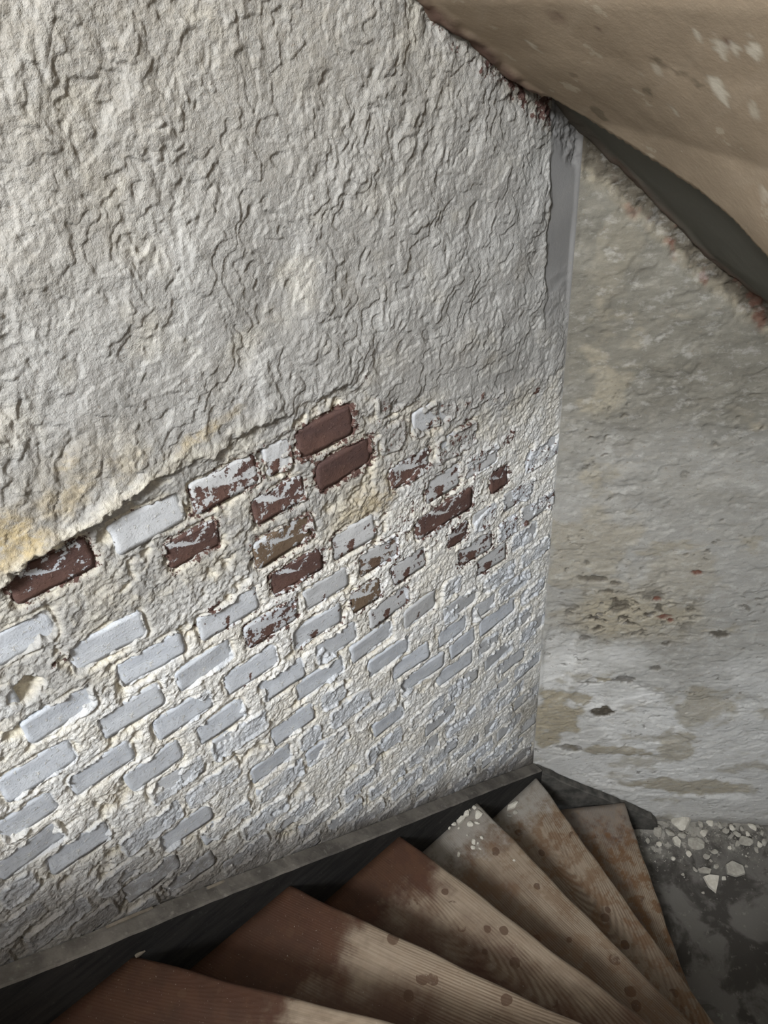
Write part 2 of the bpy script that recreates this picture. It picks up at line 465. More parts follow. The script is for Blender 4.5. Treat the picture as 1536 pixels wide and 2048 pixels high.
# bricks measured on the wall: course, from u, to u, bareness of the red clay (0 washed, 1 bare), tint
MEAS = [(0, .042, .157, .62, .3), (0, .190, .302, .25, .6), (0, .318, .437, .52, .8), (0, .452, .500, .42, .8), (0, .514, .630, .80, .8),
        (1, -.04, .074, .0, .1), (1, .256, .345, .62, .7), (1, .411, .512, .58, .7), (1, .540, .663, .86, .6),
        (2, .068, .188, .12, .2), (2, .394, .516, .60, .6), (2, .700, .798, .55, .8),
        (3, -.032, .078, .0, .0), (3, .119, .234, .0, .0), (3, .265, .382, .35, .3), (3, .412, .523, .66, .5), (3, .548, .650, .42, .8), (3, .785, .880, .45, .8),
        (4, -.100, .015, .0, .0), (4, .062, .172, .0, .2), (4, .200, .310, .0, .1), (4, .340, .450, .52, .4), (4, .470, .575, .25, .6), (4, .603, .703, .48, .8), (4, .755, .916, .62, .9), (4, .975, 1.030, .68, .7),
        (5, -.135, -.045, .0, .0), (5, -.018, .092, .0, .0), (5, .136, .248, .0, .0), (5, .277, .392, .28, .1), (5, .427, .545, .36, .3), (5, .571, .648, .58, .8), (5, .680, .775, .46, .8), (5, .841, .900, .58, .8),
        (6, -.17, -.06, .0, .0), (6, .060, .165, .0, .1), (6, .200, .300, .0, .0), (6, .340, .44, .0, .1), (6, .470, .575, .0, .3), (6, .610, .720, .42, .7), (6, .87, .98, .50, .8),
        (7, -.11, .0, .0, .0), (7, .41, .530, .0, .0), (7, .552, .668, .0, .2), (7, .70, .80, .3, .7), (7, .93, 1.03, .45, .8),
        (8, .590, .710, .0, .0), (8, .335, .44, .0, .0), (9, .06, .172, .0, .1), (9, .27, .368, .0, .0), (9, .654, .768, .0, .0), (9, .800, .893, .0, .0),
        (10, -.036, .078, .0, .2), (10, .837, .925, .0, .0), (10, .940, 1.075, .0, .0), (10, .672, .815, .0, .1), (11, .030, .140, .0, .2), (11, .582, .675, .0, .0), (11, .793, .915, .0, .1)]
PITCH = 0.135
bricks = []
rb = random.Random(3)
for c, zc in enumerate(COURSES):
    m = sorted([b for b in MEAS if b[0] == c], key=lambda b: b[1])
    row = [(b[1], b[2], b[3], b[4], True) for b in m]
    g = -0.60 + (0.0 if c % 2 else PITCH / 2) + rb.uniform(-.012, .012)
    while g < 1.10:
        u0, u1 = g + rb.uniform(-.005, .005), g + .115 + rb.uniform(-.006, .006)
        g += PITCH
        for (a0, a1, _f, _t, _m) in row[:len(m)]:
            if u0 < a1 + .018 and u1 > a0 - .018:
                if a0 > u0: u1 = min(u1, a0 - .02)
                else: u0 = max(u0, a1 + .02)
        if u1 - u0 < .055: continue
        if c in (1, 2) and u1 > .05 and u0 < .40: continue
        if c in (2, 3) and u1 > .56 and u0 < .72: continue
        if rb.random() < (.30 if c < 8 else .14): continue
        uc = (u0 + u1) / 2
        fl = 0.0
        if c <= 1 and uc > .7: fl = 0.28
        if 2 <= c <= 6 and uc > .62: fl = rb.uniform(.22, .42)
        row.append((u0, u1, fl, rb.uniform(0, .5) if uc < .6 else rb.uniform(.3, .9), False))
    for (u0, u1, fl, ti, meas) in row:
        bot = zc - BH / 2 + CAMZ
        uc = (u0 + u1) / 2
        if bot < string_top(uc) - 0.06: continue
        bricks.append([u0, u1, zc + rb.uniform(-.002, .002), BH * rb.uniform(.96, 1.05), fl, ti, meas])

def brick_line(u):                        # lower edge of the thick upper plaster
    return np.interp(u, [-.6, -.2, .04, .26, .5, .62, .68, .86, 1.12], [-.70, -.67, -.645, -.612, -.600, -.605, -.66, -.74, -.80])

def build_left():
    step = 0.0018
    us = np.arange(U0 - .004, UC + 0.004, step)
    vs_ = np.arange(-2.36, 0.34, step)
    U, V = np.meshgrid(us, vs_, indexing='ij')
    nu, nv = U.shape
    zt = string_top(U) - CAMZ
    zs = soffit_z((UL.x * U + NL.x * DL), (UL.y * U + NL.y * DL)) - CAMZ
    keep = (V > zt - 0.10) & (V < zs + 0.05)
    # brick raster: 1 inside a face, falling off over the joint
    dist = np.full_like(U, .05); near = np.zeros_like(U); ins = np.zeros_like(U); clear = np.zeros_like(U); redm = np.zeros_like(U)
    for (u0, u1, zc, h, fl, ti, meas) in bricks:
        i0, i1 = int((u0 - .05 - us[0]) / step), int((u1 + .05 - us[0]) / step)
        j0, j1 = int((zc - h / 2 - .05 - vs_[0]) / step), int((zc + h / 2 + .05 - vs_[0]) / step)
        i0, j0 = max(i0, 0), max(j0, 0)
        if i1 <= i0 or j1 <= j0: continue
        su, sv = U[i0:i1, j0:j1], V[i0:i1, j0:j1]
        du = np.abs(su - (u0 + u1) / 2) - (u1 - u0) / 2 + .010
        dv = np.abs(sv - zc) - h / 2 + .010
        d = np.hypot(np.maximum(du, 0), np.maximum(dv, 0)) + np.minimum(np.maximum(du, dv), 0) - .010
        dist[i0:i1, j0:j1] = np.minimum(dist[i0:i1, j0:j1], d)
        ins[i0:i1, j0:j1] = np.maximum(ins[i0:i1, j0:j1], 1 - smooth(-.003, .003, d))
        if meas:
            near[i0:i1, j0:j1] = np.maximum(near[i0:i1, j0:j1], 1 - smooth(.006, .02, d))
            clear[i0:i1, j0:j1] = np.maximum(clear[i0:i1, j0:j1], 1 - smooth(-.012, .012, d))
        if fl > .1:
            redm[i0:i1, j0:j1] = np.maximum(redm[i0:i1, j0:j1], fl * (1 - smooth(-.006, .022, d)))
    # --- thick upper plaster
    wu = U + 0.02 * fbm(U * 14, V * 14, 301, 3); wv = V + 0.02 * fbm(U * 14, V * 14, 311, 3)
    line = brick_line(U) + 0.034 * fbm(U * 15, V * 15, 21, 5, .6)
    up = smooth(-0.004, 0.012, V - line)
    thick = np.interp(U, [-.5, .22, .45, .62, .8, 1.1], [.013, .011, .0065, .004, .0015, .0])
    lumpy = smooth(-.30, .35, fbm(U * 4.5, V * 6, 41, 3))
    lumpy = lumpy * (1 - .8 * (1 - smooth(.6, 1.25, blob(U, V, .62, -.40, .17, .055, .1, .5, 4)))) * (1 - .7 * (1 - smooth(.6, 1.2, blob(U, V, .35, -.44, .12, .04, .1, .5, 5))))
    big = fbm(wu * 9, wv * 7, 51, 4)
    rid = ridge(wu * 26 - V * 10, wv * 13, 61, 4)
    med = fbm(wu * 38, wv * 30, 71, 4, .6)
    scr = ridge(wu * 44 + V * 8, wv * 6, 81, 3)
    ter = terrace(fbm(wu * 9, wv * 9, 91, 4, .55), 0.22, 0.05)
    hp = .0075 * big + (.12 + .88 * lumpy) * (.0034 * rid + .0028 * med + .0018 * scr) + .0085 * ter
    hp = hp + .0013 * fbm(U * 120, V * 120, 99, 3)
    # --- brickwork below
    smear = fbm(U * 11, V * 11, 121, 4, .6)
    crumb = fbm(wu * 55, wv * 55, 131, 4, .65)
    chunk = ridge(wu * 34, wv * 40, 141, 3)
    tool = ridge((wu + .5 * wv) * 30, (wv - .3 * wu) * 60, 151, 3)
    rgt = smooth(.55, .95, U)
    n45 = fbm(U * 45, V * 45, 161, 4, .6)
    cover = smear + .30 * n45 - clear * .66 + .33 - .10 * rgt - .16 * rgt * smooth(-1.10, -1.35, V)
    fine = fbm(U * 130, V * 130, 155, 2)
    gvar = smooth(-.15, .40, fbm(U * 18, V * 18, 157, 3) + .12 * near - .15 * rgt)
    groove = np.exp(-((dist - .003) / .0045) ** 2) * gvar * (1 - .6 * smooth(.25, .6, smear))
    ter2 = terrace(fbm(wu * 20, wv * 22, 158, 4, .6), .35, .05)
    fine2 = fbm(U * 230, V * 230, 156, 2)
    joint = .0006 + .0034 * crumb + .0016 * chunk + .0030 * smear + .0016 * fine + .0007 * fine2 + .0040 * ter2 - .0068 * groove
    rim = smooth(-.012, .001, dist) * smooth(.05, .35, fbm(U * 30, V * 30, 163, 3) + .15)
    face = -.0072 + .0092 * smooth(-.02, .22, cover) + .0055 * rim + (.0022 * crumb + .0012 * fine + .0006 * fine2 + .0030 * ter2) * smooth(-.1, .2, cover) + .0014 * tool * smooth(.0, .3, cover)
    hb = joint * (1 - ins) + face * ins
    # hollow where a header has fallen out, small nicks
    pit = blob(U, V, -.002, -.836, .030, .024, .3, .35, 7)
    hb = hb - .024 * (1 - smooth(.55, 1.0, pit))
    for (pu, pv, r) in ((.447, -.655, .012), (.232, -.700, .008), (.385, -.845, .009), (.505, -.735, .012), (.345, -1.135, .012), (.04, -.93, .008), (.79, -1.515, .016), (.68, -1.50, .012), (.25, -.75, .006), (.115, -.885, .007)):
        hb = hb - .009 * (1 - smooth(.5, 1.1, blob(U, V, pu, pv, r, r * 1.3, 0, .4, 9)))
    # broken away patches of mortar (yellow sand) around the bricks
    dig = smooth(.12, .45, fbm(U * 13, V * 15, 171, 4, .6)) * (1 - ins * .85) * (1 - rgt * .6)
    hb = hb - (.0085 + .004 * crumb) * dig
    h = hb * (1 - up) + (thick + hp) * up
    lip = np.exp(-((V - line - .012) / .016) ** 2) * smooth(.55, .22, U)
    h = h + .006 * lip * up
    # smooth skim next to the corner
    sk = (1 - smooth(.0, .012, np.abs(U - 1.168) - .040 - .016 * fbm(U * 20, V * 22, 181, 3))) * smooth(-.74, -.56, V + .06 * fbm(U * 9, V * 25, 183, 3))
    sk = np.maximum(sk, 0)
    h = h * (1 - sk) + (-.003 + .004 * fbm(U * 6, V * 6, 185, 2)) * sk
    # crumbling top edge under the soffit, dirt and painted shade along the stair string
    top = smooth(.055, .008, zs - V + .02 * fbm(U * 18, V * 18, 191, 3))
    h = h + top * (.010 * fbm(U * 40, V * 40, 193, 4, .65) - .006)
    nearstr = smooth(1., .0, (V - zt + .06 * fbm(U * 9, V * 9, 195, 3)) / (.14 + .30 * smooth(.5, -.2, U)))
    h = h * (1 - .45 * smooth(.05, .0, V - zt))
    corner = smooth(1.19, 1.203, U)
    h = h * (1 - corner)
    h = np.clip(h, -.035, .035)
    # --- masks (what each patch is made of)
    jm = .75 * dig + .55 * groove * (1 - ins) + .30 * (1 - ins) * smooth(.15, -.25, smear)
    sand = np.clip(jm + .30 * smooth(.15, .5, crumb) * (1 - ins), 0, 1) * (1 - up)
    sand = sand + up * .25 * smooth(.1, .5, fbm(U * 8, V * 8, 201, 4))
    sand = np.maximum(sand, .55 * lip * up)
    sand = np.maximum(sand, (1 - smooth(.6, 1.0, pit)))
    sand = np.maximum(sand, .8 * (1 - smooth(.4, 1.2, blob(U, V, .60, -.86, .07, .05, .3, .6, 11))) )
    low = smooth(-.78, -1.02, V + .05 * fbm(U * 6, V * 6, 203, 3))
    wash = low * smooth(-.25, .35, fbm(U * 9, V * 12, 205, 4) + .25 * ins) * (.35 + .65 * ins) * (1 - np.clip(sand, 0, 1) * .8) * (1 - up)
    stain = np.zeros_like(U)
    for (bu, bv, ru, rv, k) in ((.075, -.585, .055, .045, .95), (.15, -.565, .07, .03, .55), (.355, -.566, .07, .012, .6), (.17, -.52, .018, .012, .6), (.24, -.56, .04, .03, .3), (.645, -.865, .07, .05, .75)):
        stain = np.maximum(stain, k * (1 - smooth(.3, 1.2, blob(U, V, bu, bv, ru, rv, .15, .7, 13))))
    grime_shade = np.maximum(.55 * (1 - smooth(.2, 1.2, blob(U, V, .16, -.53, .14, .05, .25, .6, 15))), .35 * (1 - smooth(.2, 1.2, blob(U, V, .62, -.86, .10, .06, .3, .6, 16))))
    grime_shade = np.maximum(grime_shade, .75 * (1 - smooth(.2, 1.15, blob(U, V, 1.17, -2.02, .13, .22, .35, .6, 18))))
    grime_shade = np.maximum(grime_shade, .30 * smooth(.15, .5, fbm(U * 7, V * 7, 207, 4)) * (1 - low))
    grime_shade = np.maximum(grime_shade, .58 * smooth(-.48, -.05, V + .12 * fbm(U * 5, V * 5, 208, 3)))  # darker towards the top, fall-off of light put into the colour
    red = redm * (1 - up) * .9
    redzone = (1 - smooth(.4, 1.2, blob(U, V, .82, -.97, .24, .11, -.35, .5, 17)))
    red = np.maximum(red, .52 * redzone * (.5 + .5 * ins) * (1 - up))
    for (bu, bv, r, k) in ((1.112, -.822, .014, .8), (.905, -.80, .02, .5), (1.03, -.90, .03, .5), (1.10, -1.175, .025, .75), (.66, -.60, .012, .6), (.30, -.885, .018, .6), (.06, -.82, .02, .55)):
        red = np.maximum(red, k * (1 - smooth(.3, 1.1, blob(U, V, bu, bv, r, r * .7, .3, .6, 19))))
    red = np.maximum(red, top * .62 * smooth(-.1, .3, fbm(U * 12, V * 12, 209, 3)))
    mask = np.stack([sand, wash, stain, red], -1)
    mask2 = np.stack([np.maximum(grime_shade, top * .7), nearstr * .95, sk, low * (1 - up)], -1)
    verts = np.stack([U, -h, V], -1).reshape(-1, 3)
    f = grid_faces(nu, nv, keep)
    verts, f, m1, m2 = compact(verts, f, mask.reshape(-1, 4), mask2.reshape(-1, 4))
    o = link_mesh('wall_left', verts, f, M_BW)
    o.matrix_world = ML
    set_color(o, 'mask', m1); set_color(o, 'mask2', m2)
    tag(o, 'rough whitewashed brick wall, thick lumpy plaster above and bare header courses below', kind='structure')
    return o, (us, vs_, h, up)

wall_left, field = build_left()

def add_brick(u0, u1, zc, h, fl, ti, meas, k):
    r = random.Random(k * 17 + 5)
    n, m = 15, 8
    w = u1 - u0
    rs = np.random.RandomState(k)
    s = np.linspace(0, 1, n); t = np.linspace(0, 1, m)
    S, T = np.meshgrid(s, t, indexing='ij')
    X = (S - .5) * w; Z = (T - .5) * h
    # rounded, slightly irregular outline
    cr = .008
    ax, az = np.maximum(np.abs(X) - (w / 2 - cr), 0), np.maximum(np.abs(Z) - (h / 2 - cr), 0)
    over = np.maximum(np.hypot(ax, az) - cr, 0)
    X -= np.sign(X) * over * .7; Z -= np.sign(Z) * over * .7
    jx = perlin(S * 5 + k * 1.7, T * 4, 5) * .003; jz = perlin(S * 4, T * 3 + k * 2.3, 6) * .002
    X = X + jx; Z = Z + jz
    rim = np.minimum(np.minimum(S, 1 - S) * w, np.minimum(T, 1 - T) * h)
    base = r.uniform(-.0034, -.0014) + (.0012 if fl > .5 else 0)
    Hh = base + r.uniform(-.006, .006) * X / .1 + r.uniform(-.008, .008) * Z / .1 + .0010 * perlin(S * 4 + k, T * 2.5, 8) - .0004 * np.exp(-rim / .002)
    front = np.stack([X, -Hh, Z], -1).reshape(-1, 3)
    rimidx = [i * m for i in range(n)] + [(n - 1) * m + j for j in range(1, m)] + [i * m + m - 1 for i in range(n - 2, -1, -1)] + [j for j in range(m - 2, 0, -1)]
    back = front[rimidx].copy(); back[:, 1] = .022
    verts = np.vstack([front, back])
    faces = [tuple(q) for q in grid_faces(n, m)]
    L = len(rimidx)
    for i in range(L):
        a, b = rimidx[i], rimidx[(i + 1) % L]
        faces.append((b, a, n * m + i, n * m + (i + 1) % L))
    o = link_mesh('brick', verts, faces, M_BR, wall_left)
    o.data.polygons.foreach_set('use_smooth', np.arange(len(faces)) < (n - 1) * (m - 1))
    o.location = ((u0 + u1) / 2, 0, zc)
    o['olive'] = 1.0 if (abs(u0 - .394) < .001 or abs(u0 - .571) < .001) else (0.6 if abs(u0 - .603) < .001 else 0.0)
    uc_ = (u0 + u1) / 2; q_ = (zc + CAMZ - string_top(uc_)) / (.14 + .30 * float(smooth(.5, -.2, np.array(uc_))))
    o['dirt_shade'] = float(.95 * smooth(1., .0, np.array(q_)))  # dirt by the string, plus shade painted in at the lower left
    o['flake'] = float(fl); o['tint'] = float(ti)
    return o

k = 0
for b in sorted(bricks, key=lambda b: -(b[6])):
    uc = (b[0] + b[1]) / 2
    if uc < U0 + .06 or uc > 1.19: continue
    if b[2] > brick_line(uc) - .012: continue
    add_brick(*b, k); k += 1

# ------------------------------------------------------------------ the plain wall
MR = frame(CORNER, UR, NR)
def build_right():
    step = 0.0033
    us = np.arange(-0.004, 1.30, step)
    vs_ = np.arange(-CAMZ, -0.22, step)
    U, V = np.meshgrid(us, vs_, indexing='ij')
    zs = soffit_z(CORNER.x + UR.x * U, CORNER.y + UR.y * U) - CAMZ
    keep = V < zs + .06
    wu = U + .025 * fbm(U * 10, V * 14, 401, 3); wv = V + .02 * fbm(U * 10, V * 14, 411, 3)
    rough = smooth(-.1, .25, fbm(U * 3.2, V * 4.5, 421, 4))
    flat = (1 - smooth(.5, 1.1, blob(U, V, .42, -1.05, .45, .10, -.12, .35, 21)))
    flat = np.maximum(flat, 1 - smooth(.6, 1.1, blob(U, V, .05, -1.75, .06, .24, 0, .35, 22)))
    flat = np.maximum(flat, 1 - smooth(.6, 1.1, blob(U, V, .22, -1.93, .16, .08, -.2, .4, 23)))
    flat = np.maximum(flat, 1 - smooth(.6, 1.1, blob(U, V, .42, -2.38, .36, .13, -.25, .35, 24)))
    flat = np.maximum(flat, 1 - smooth(.6, 1.1, blob(U, V, .33, -2.10, .16, .13, -.2, .4, 25)))
    rough = rough * (1 - flat)
    ter = terrace(fbm(wu * 5, wv * 7, 431, 5, .6), .30, .04)
    h = .006 * fbm(U * 4, V * 5, 441, 3) + rough * (.0009 * ridge(wu * 12, wv * 20, 451, 4) + .0030 * fbm(wu * 34, wv * 40, 461, 4, .6)) + .0065 * ter + rough * .0030 * terrace(fbm(wu * 15, wv * 22, 433, 4, .6), .3, .05) - .0035 * smooth(.3, .8, flat)
    h += .0012 * fbm(U * 70, V * 90, 471, 3)
    top = smooth(.06, .01, zs - V + .025 * fbm(U * 15, V * 15, 481, 3))
    h += top * (.014 * fbm(U * 35, V * 35, 483, 4, .65) - .008)
    dark = np.zeros_like(U); red = np.zeros_like(U); tan = np.zeros_like(U)
    cl = 1 - smooth(.3, 1.1, blob(U, V, .24, -1.58, .24, .14, -.1, .5, 31))
    tan = np.maximum(tan, .75 * cl)
    ho = smooth(.12, .18, fbm(wu * 24, wv * 36, 491, 4, .6)) * cl
    dark = np.maximum(dark, ho)
    for (bu, bv, ru, rv, kk) in ((.203, -2.024, .042, .030, 1.), (.253, -1.862, .04, .024, .7), (.333, -1.81, .02, .014, .7), (.488, -1.66, .03, .02, .9), (.289, -1.50, .028, .024, .6), (.12, -1.44, .05, .012, .8), (.18, -1.455, .02, .008, .8), (.20, -1.545, .03, .03, .7), (.12, -2.22, .05, .020, .6), (.15, -1.88, .04, .006, .7), (.30, -1.10, .012, .01, .5), (.15, -1.02, .03, .03, .25), (.12, -1.68, .02, .014, .6), (.35, -1.70, .015, .015, .8)):
        dark = np.maximum(dark, kk * (1 - smooth(.75, .95, blob(U, V, bu, bv, ru, rv, -.1, .55, 33))))
    for (bu, bv, ru, rv) in ((.385, -1.417, .020, .010), (.325, -1.585, .022, .012), (.345, -1.60, .012, .01), (.295, -1.515, .012, .01)):
        red = np.maximum(red, (1 - smooth(.7, .95, blob(U, V, bu, bv, ru, rv, -.1, .5, 35))))
    red = np.maximum(red, .8 * smooth(.05, .02, zs - V + .02 * fbm(U * 22, V * 22, 482, 3)) * smooth(.10, .28, fbm(U * 15, V * 15, 493, 4)) * smooth(.05, .12, U))
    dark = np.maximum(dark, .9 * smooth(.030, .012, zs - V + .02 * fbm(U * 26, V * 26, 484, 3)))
    for (bu, bv, ru, rv, kk) in ((.05, -2.06, .09, .15, .95), (.11, -1.95, .06, .02, .8), (.26, -2.23, .14, .03, .7), (.55, -2.44, .20, .055, .7), (.12, -1.45, .13, .05, .35), (.10, -1.32, .14, .12, .4), (.35, -1.42, .12, .10, .3), (.5, -2.0, .10, .10, .5), (.45, -2.2, .07, .10, .55), (.08, -.55, .05, .1, .2), (.19, -1.86, .03, .015, .8), (.14, -1.97, .03, .02, .7), (.14, -1.55, .03, .03, .8)):
        tan = np.maximum(tan, kk * (1 - smooth(.70, 1.05, blob(U, V, bu, bv, ru, rv, -.1, .75, 37))))
    tan = np.maximum(tan, .45 * smooth(.18, .42, fbm(U * 5, V * 8, 495, 5, .6)))
    low = smooth(-1.45, -1.9, V + .22 * U + .35 * fbm(U * 4, V * 6, 497, 5, .6))
    mid = .34 * smooth(-.75, -1.25, V + .3 * U + .2 * fbm(U * 5, V * 6, 498, 4, .6))
    wash = np.clip(np.maximum(low * (.80 + .20 * flat), mid) + .10 * flat, 0, 1) * (1 - .8 * np.clip(tan, 0, 1))  # wash thins upward, with shade under the soffit put into it
    spots = smooth(.30, .36, fbm(wu * 34, wv * 52, 496, 4, .6)) * smooth(-.05, .25, fbm(U * 6, V * 6, 494, 3)) * smooth(-.6, -1.0, V)
    dark = np.maximum(dark, .7 * spots)
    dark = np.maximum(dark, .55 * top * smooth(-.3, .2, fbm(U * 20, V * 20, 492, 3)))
    tan = np.maximum(tan, .8 * top)
    base = smooth(.05, .0, V + CAMZ - .01 + .02 * fbm(U * 14, V * 14, 499, 3))
    dark = np.maximum(dark, .5 * base)
    h -= .006 * np.maximum(dark * (1 - top), red * (1 - top))
    h *= smooth(.0, .012, U)
    h = np.clip(h, -.03, .022)
    f = grid_faces(*U.shape, keep)
    verts = np.stack([U, -h, V], -1).reshape(-1, 3)
    mask = np.stack([np.clip(tan, 0, 1), wash, dark, red], -1).reshape(-1, 4)
    verts, f, mask = compact(verts, f, mask)
    o = link_mesh('wall_right', verts, f, M_PW)
    o.matrix_world = MR
    set_color(o, 'mask', mask)
    tag(o, 'stained whitewashed wall with flaking patches and dark holes beyond the corner', kind='structure')
    return o
wall_right = build_right()

# ------------------------------------------------------------------ soffit of the flight above
EDX = [.20, .25, .299, .349, .401, .466, .529, .598, .8, 1.2]
EDY = [1.385, 1.365, 1.337, 1.305, 1.275, 1.202, 1.126, 1.055, .84, .42]
def build_soffit():
    na, nr = 420, 190
    al = np.radians(np.linspace(-80, 62, na))
    rr = np.linspace(.10, 1, nr)
    A, R = np.meshgrid(al, rr, indexing='ij')
    dx, dy = np.sin(A), np.cos(A)
    N = np.array(NEWEL)
    def hit(n, d):                        # distance from the newel to a wall plane n.p = d
        den = n[0] * dx + n[1] * dy
        q = (d - n[0] * N[0] - n[1] * N[1]) / np.where(np.abs(den) < 1e-6, 1e-6, den)
        return np.where((den > 1e-6) & (q > 0), q, 9)
    rm = np.minimum(hit((NL.x, NL.y), DL + .03), hit((NR.x, NR.y), NR.dot(CORNER) + .03))
    rm = np.minimum(rm, 1.75)
    D = R * rm
    X, Y = N[0] + D * dx, N[1] + D * dy
    z = soffit_z(X, Y)
    z = z + .010 * fbm(X * 4, Y * 4, 501, 2) + .0012 * fbm(X * 22, Y * 22, 503, 3)
    ey = np.interp(X, EDX, EDY) + .006 * fbm(X * 25, Y * 25, 505, 3)
    strip = smooth(-.004, .004, Y - ey) * smooth(.17, .22, X)
    z = z + .030 * strip
    dl = DL - (NL.x * X + NL.y * Y); dr = NR.dot(CORNER) - (NR.x * X + NR.y * Y)
    dw = np.minimum(dl, dr)
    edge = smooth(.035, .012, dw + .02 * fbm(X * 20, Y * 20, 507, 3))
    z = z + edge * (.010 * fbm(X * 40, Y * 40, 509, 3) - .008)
    light = np.zeros_like(X)
    V3 = fbm(X * 9, Y * 9, 511, 3)
    light = .8 * smooth(.42, .5, fbm(X * 11 + 3, Y * 16, 513, 4, .6)) * (1 - strip)
    for (bx, by, r_, k_) in ((.395, .885, .012, .8), (.404, .870, .009, .7), (.415, .850, .011, .8), (.418, .932, .014, .9), (.426, .932, .013, .9), (.373, .896, .008, .8), (.375, .998, .010, .5), (.418, 1.035, .008, .5), (.53, .979, .012, .5), (.456, .905, .010, .5), (.434, 1.262, .010, .4)):
        light = np.maximum(light, k_ * (1 - smooth(.6, 1.1, blob(X, Y, bx, by, r_, r_ * .7, .8, .9, 41))))
    darks = np.zeros_like(X)
    for (bx, by, r_) in ((.263, 1.056, .011), (.396, .872, .006), (.305, 1.011, .004)):
        darks = np.maximum(darks, .8 * (1 - smooth(.6, 1.1, blob(X, Y, bx, by, r_, r_ * 1.4, .3, .6, 43))))
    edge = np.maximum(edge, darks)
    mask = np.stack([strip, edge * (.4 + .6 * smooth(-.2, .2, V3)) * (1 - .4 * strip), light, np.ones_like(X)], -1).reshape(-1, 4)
    f = grid_faces(na, nr)[:, ::-1]
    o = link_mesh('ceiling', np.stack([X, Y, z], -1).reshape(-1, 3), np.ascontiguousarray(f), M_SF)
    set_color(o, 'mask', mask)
    tag(o, 'sloping brown plastered underside of the stair flight above with a grey strip along the wall', kind='structure')
build_soffit()

# ------------------------------------------------------------------ landing and the rest of the stairwell
def build_floor():
    step = .012
    xs = np.arange(.30, 2.0, step); ys = np.arange(.30, 1.62, step)
    X, Y = np.meshgrid(xs, ys, indexing='ij')
    dr = NR.dot(CORNER) - (NR.x * X + NR.y * Y)
    dlw = DL - (NL.x * X + NL.y * Y)
    z = .003 * fbm(X * 8, Y * 8, 601, 4) + .012 * smooth(.14, .0, dr + .05 * fbm(X * 14, Y * 14, 603, 3)) * (.6 + .8 * fbm(X * 45, Y * 45, 605, 3))
    keep = (dr > -.03) & (dlw > -.03)
    v, f = compact(np.stack([X, Y, z], -1).reshape(-1, 3), grid_faces(*X.shape, keep))
    o = link_mesh('floor', v, f, M_FL)
    tag(o, 'dark worn landing floor at the foot of the stairs strewn with plaster dust', kind='structure')
build_floor()

def slab(name, p0, p1, z0, z1, mat, thick=.10, holes=None, label=None):
    """upright wall from plan point p0 to p1, its face on the left hand of p0->p1, with one rectangular opening"""
    d = (p1 - p0); L = d.length; d.normalize(); n = Vector((-d.y, d.x, 0))
    bm = bmesh.new()
    xs = [0, L]; zs = [z0, z1]
    if holes: xs = [0, holes[0], holes[1], L]; zs = [z0, holes[2], holes[3], z1]
    def box(a, b, c, e):
        q = []
        for zz in (c, e):
            for (s, t) in ((a, 0), (b, 0), (b, -thick), (a, -thick)):
                p = p0 + d * s + n * t
                q.append(bm.verts.new((p.x, p.y, zz)))
        for fc in ((3, 2, 1, 0), (4, 5, 6, 7), (0, 1, 5, 4), (1, 2, 6, 5), (2, 3, 7, 6), (3, 0, 4, 7)):
            bm.faces.new([q[i] for i in fc])
    for i in range(len(xs) - 1):
        for j in range(len(zs) - 1):
            if holes and i == 1 and j == 1: continue
            box(xs[i], xs[i + 1], zs[j], zs[j + 1])
    bmesh.ops.remove_doubles(bm, verts=bm.verts, dist=1e-5)
    bmesh.ops.recalc_face_normals(bm, faces=bm.faces)
    me = bpy.data.meshes.new(name); bm.to_mesh(me); bm.free(); me.materials.append(mat)
    o = bpy.data.objects.new(name, me); COL.objects.link(o)
    tag(o, label, kind='structure')
    return o

GX0, GX1, GY, GZ = -1.10, -.72, -.42, 2.73
TOPZ = CAMZ + 2.55
def wl(u, d): 
    p = UL * u + NL * (DL - d); return Vector((p.x, p.y, 0))
# the wall with the window, and the sides out of view
def flat3(v): return Vector((v.x, v.y, 0))
slab('wall_back', flat3(PA), flat3(PB), 0, TOPZ, M_SH, .12, None, 'plain plastered wall beside the upper steps')
pr = CORNER + UR * 1.29
PE = Vector((pr.x, PB.y, 0))
slab('wall_near', flat3(PB), PE, 0, TOPZ, M_SH, REVEAL, (WIN[0] - PB.x, WIN[1] - PB.x, WIN[2], WIN[3]), 'plain plastered wall with a high window opening behind the viewer')
slab('wall_far', PE, Vector((pr.x, pr.y + .05, 0)), 0, TOPZ, M_SH, .08, None, 'plain plastered side wall of the stairwell')
# unseen blocker wall added to shade the lower left, behind the viewer's left shoulder
prism('wall_shade_block', [(GX0, GY), (GX1, GY), (GX1, GY + .06), (GX0, GY + .06)], 1.516, GZ, M_SH)['kind'] = 'structure'
# upper storey closing the well
prism('ceiling_upper', [(-2.2, -1.8), (2.0, -1.8), (2.0, 2.0), (-2.2, 2.0)], TOPZ, TOPZ + .1, M_SH)['kind'] = 'structure'
def plain_plane(name, p0, p1, z0, z1):
    d = (p1 - p0).normalized(); n = Vector((-d.y, d.x, 0))
    return slab(name, p0, p1, z0, z1, M_SH, .05, None, 'plain plastered upper part of the stairwell wall')
plain_plane('wall_left_upper', wl(UC, -.035), wl(U0 - .02, -.035), 0, TOPZ)
plain_plane('wall_right_upper', Vector((pr.x, pr.y, 0)) + NR * .035, CORNER + NR * .035, 0, TOPZ)

# ------------------------------------------------------------------ the winder staircase
stair = bpy.data.objects.new('winder_staircase', None); COL.objects.link(stair)
stair.location = (NEWEL[0], NEWEL[1], 0)
tag(stair, 'worn wooden winder staircase fanning down along the whitewashed brick wall to the landing', 'staircase')
STI = stair.matrix_basis.inverted() if False else Matrix.Translation((-NEWEL[0], -NEWEL[1], 0))

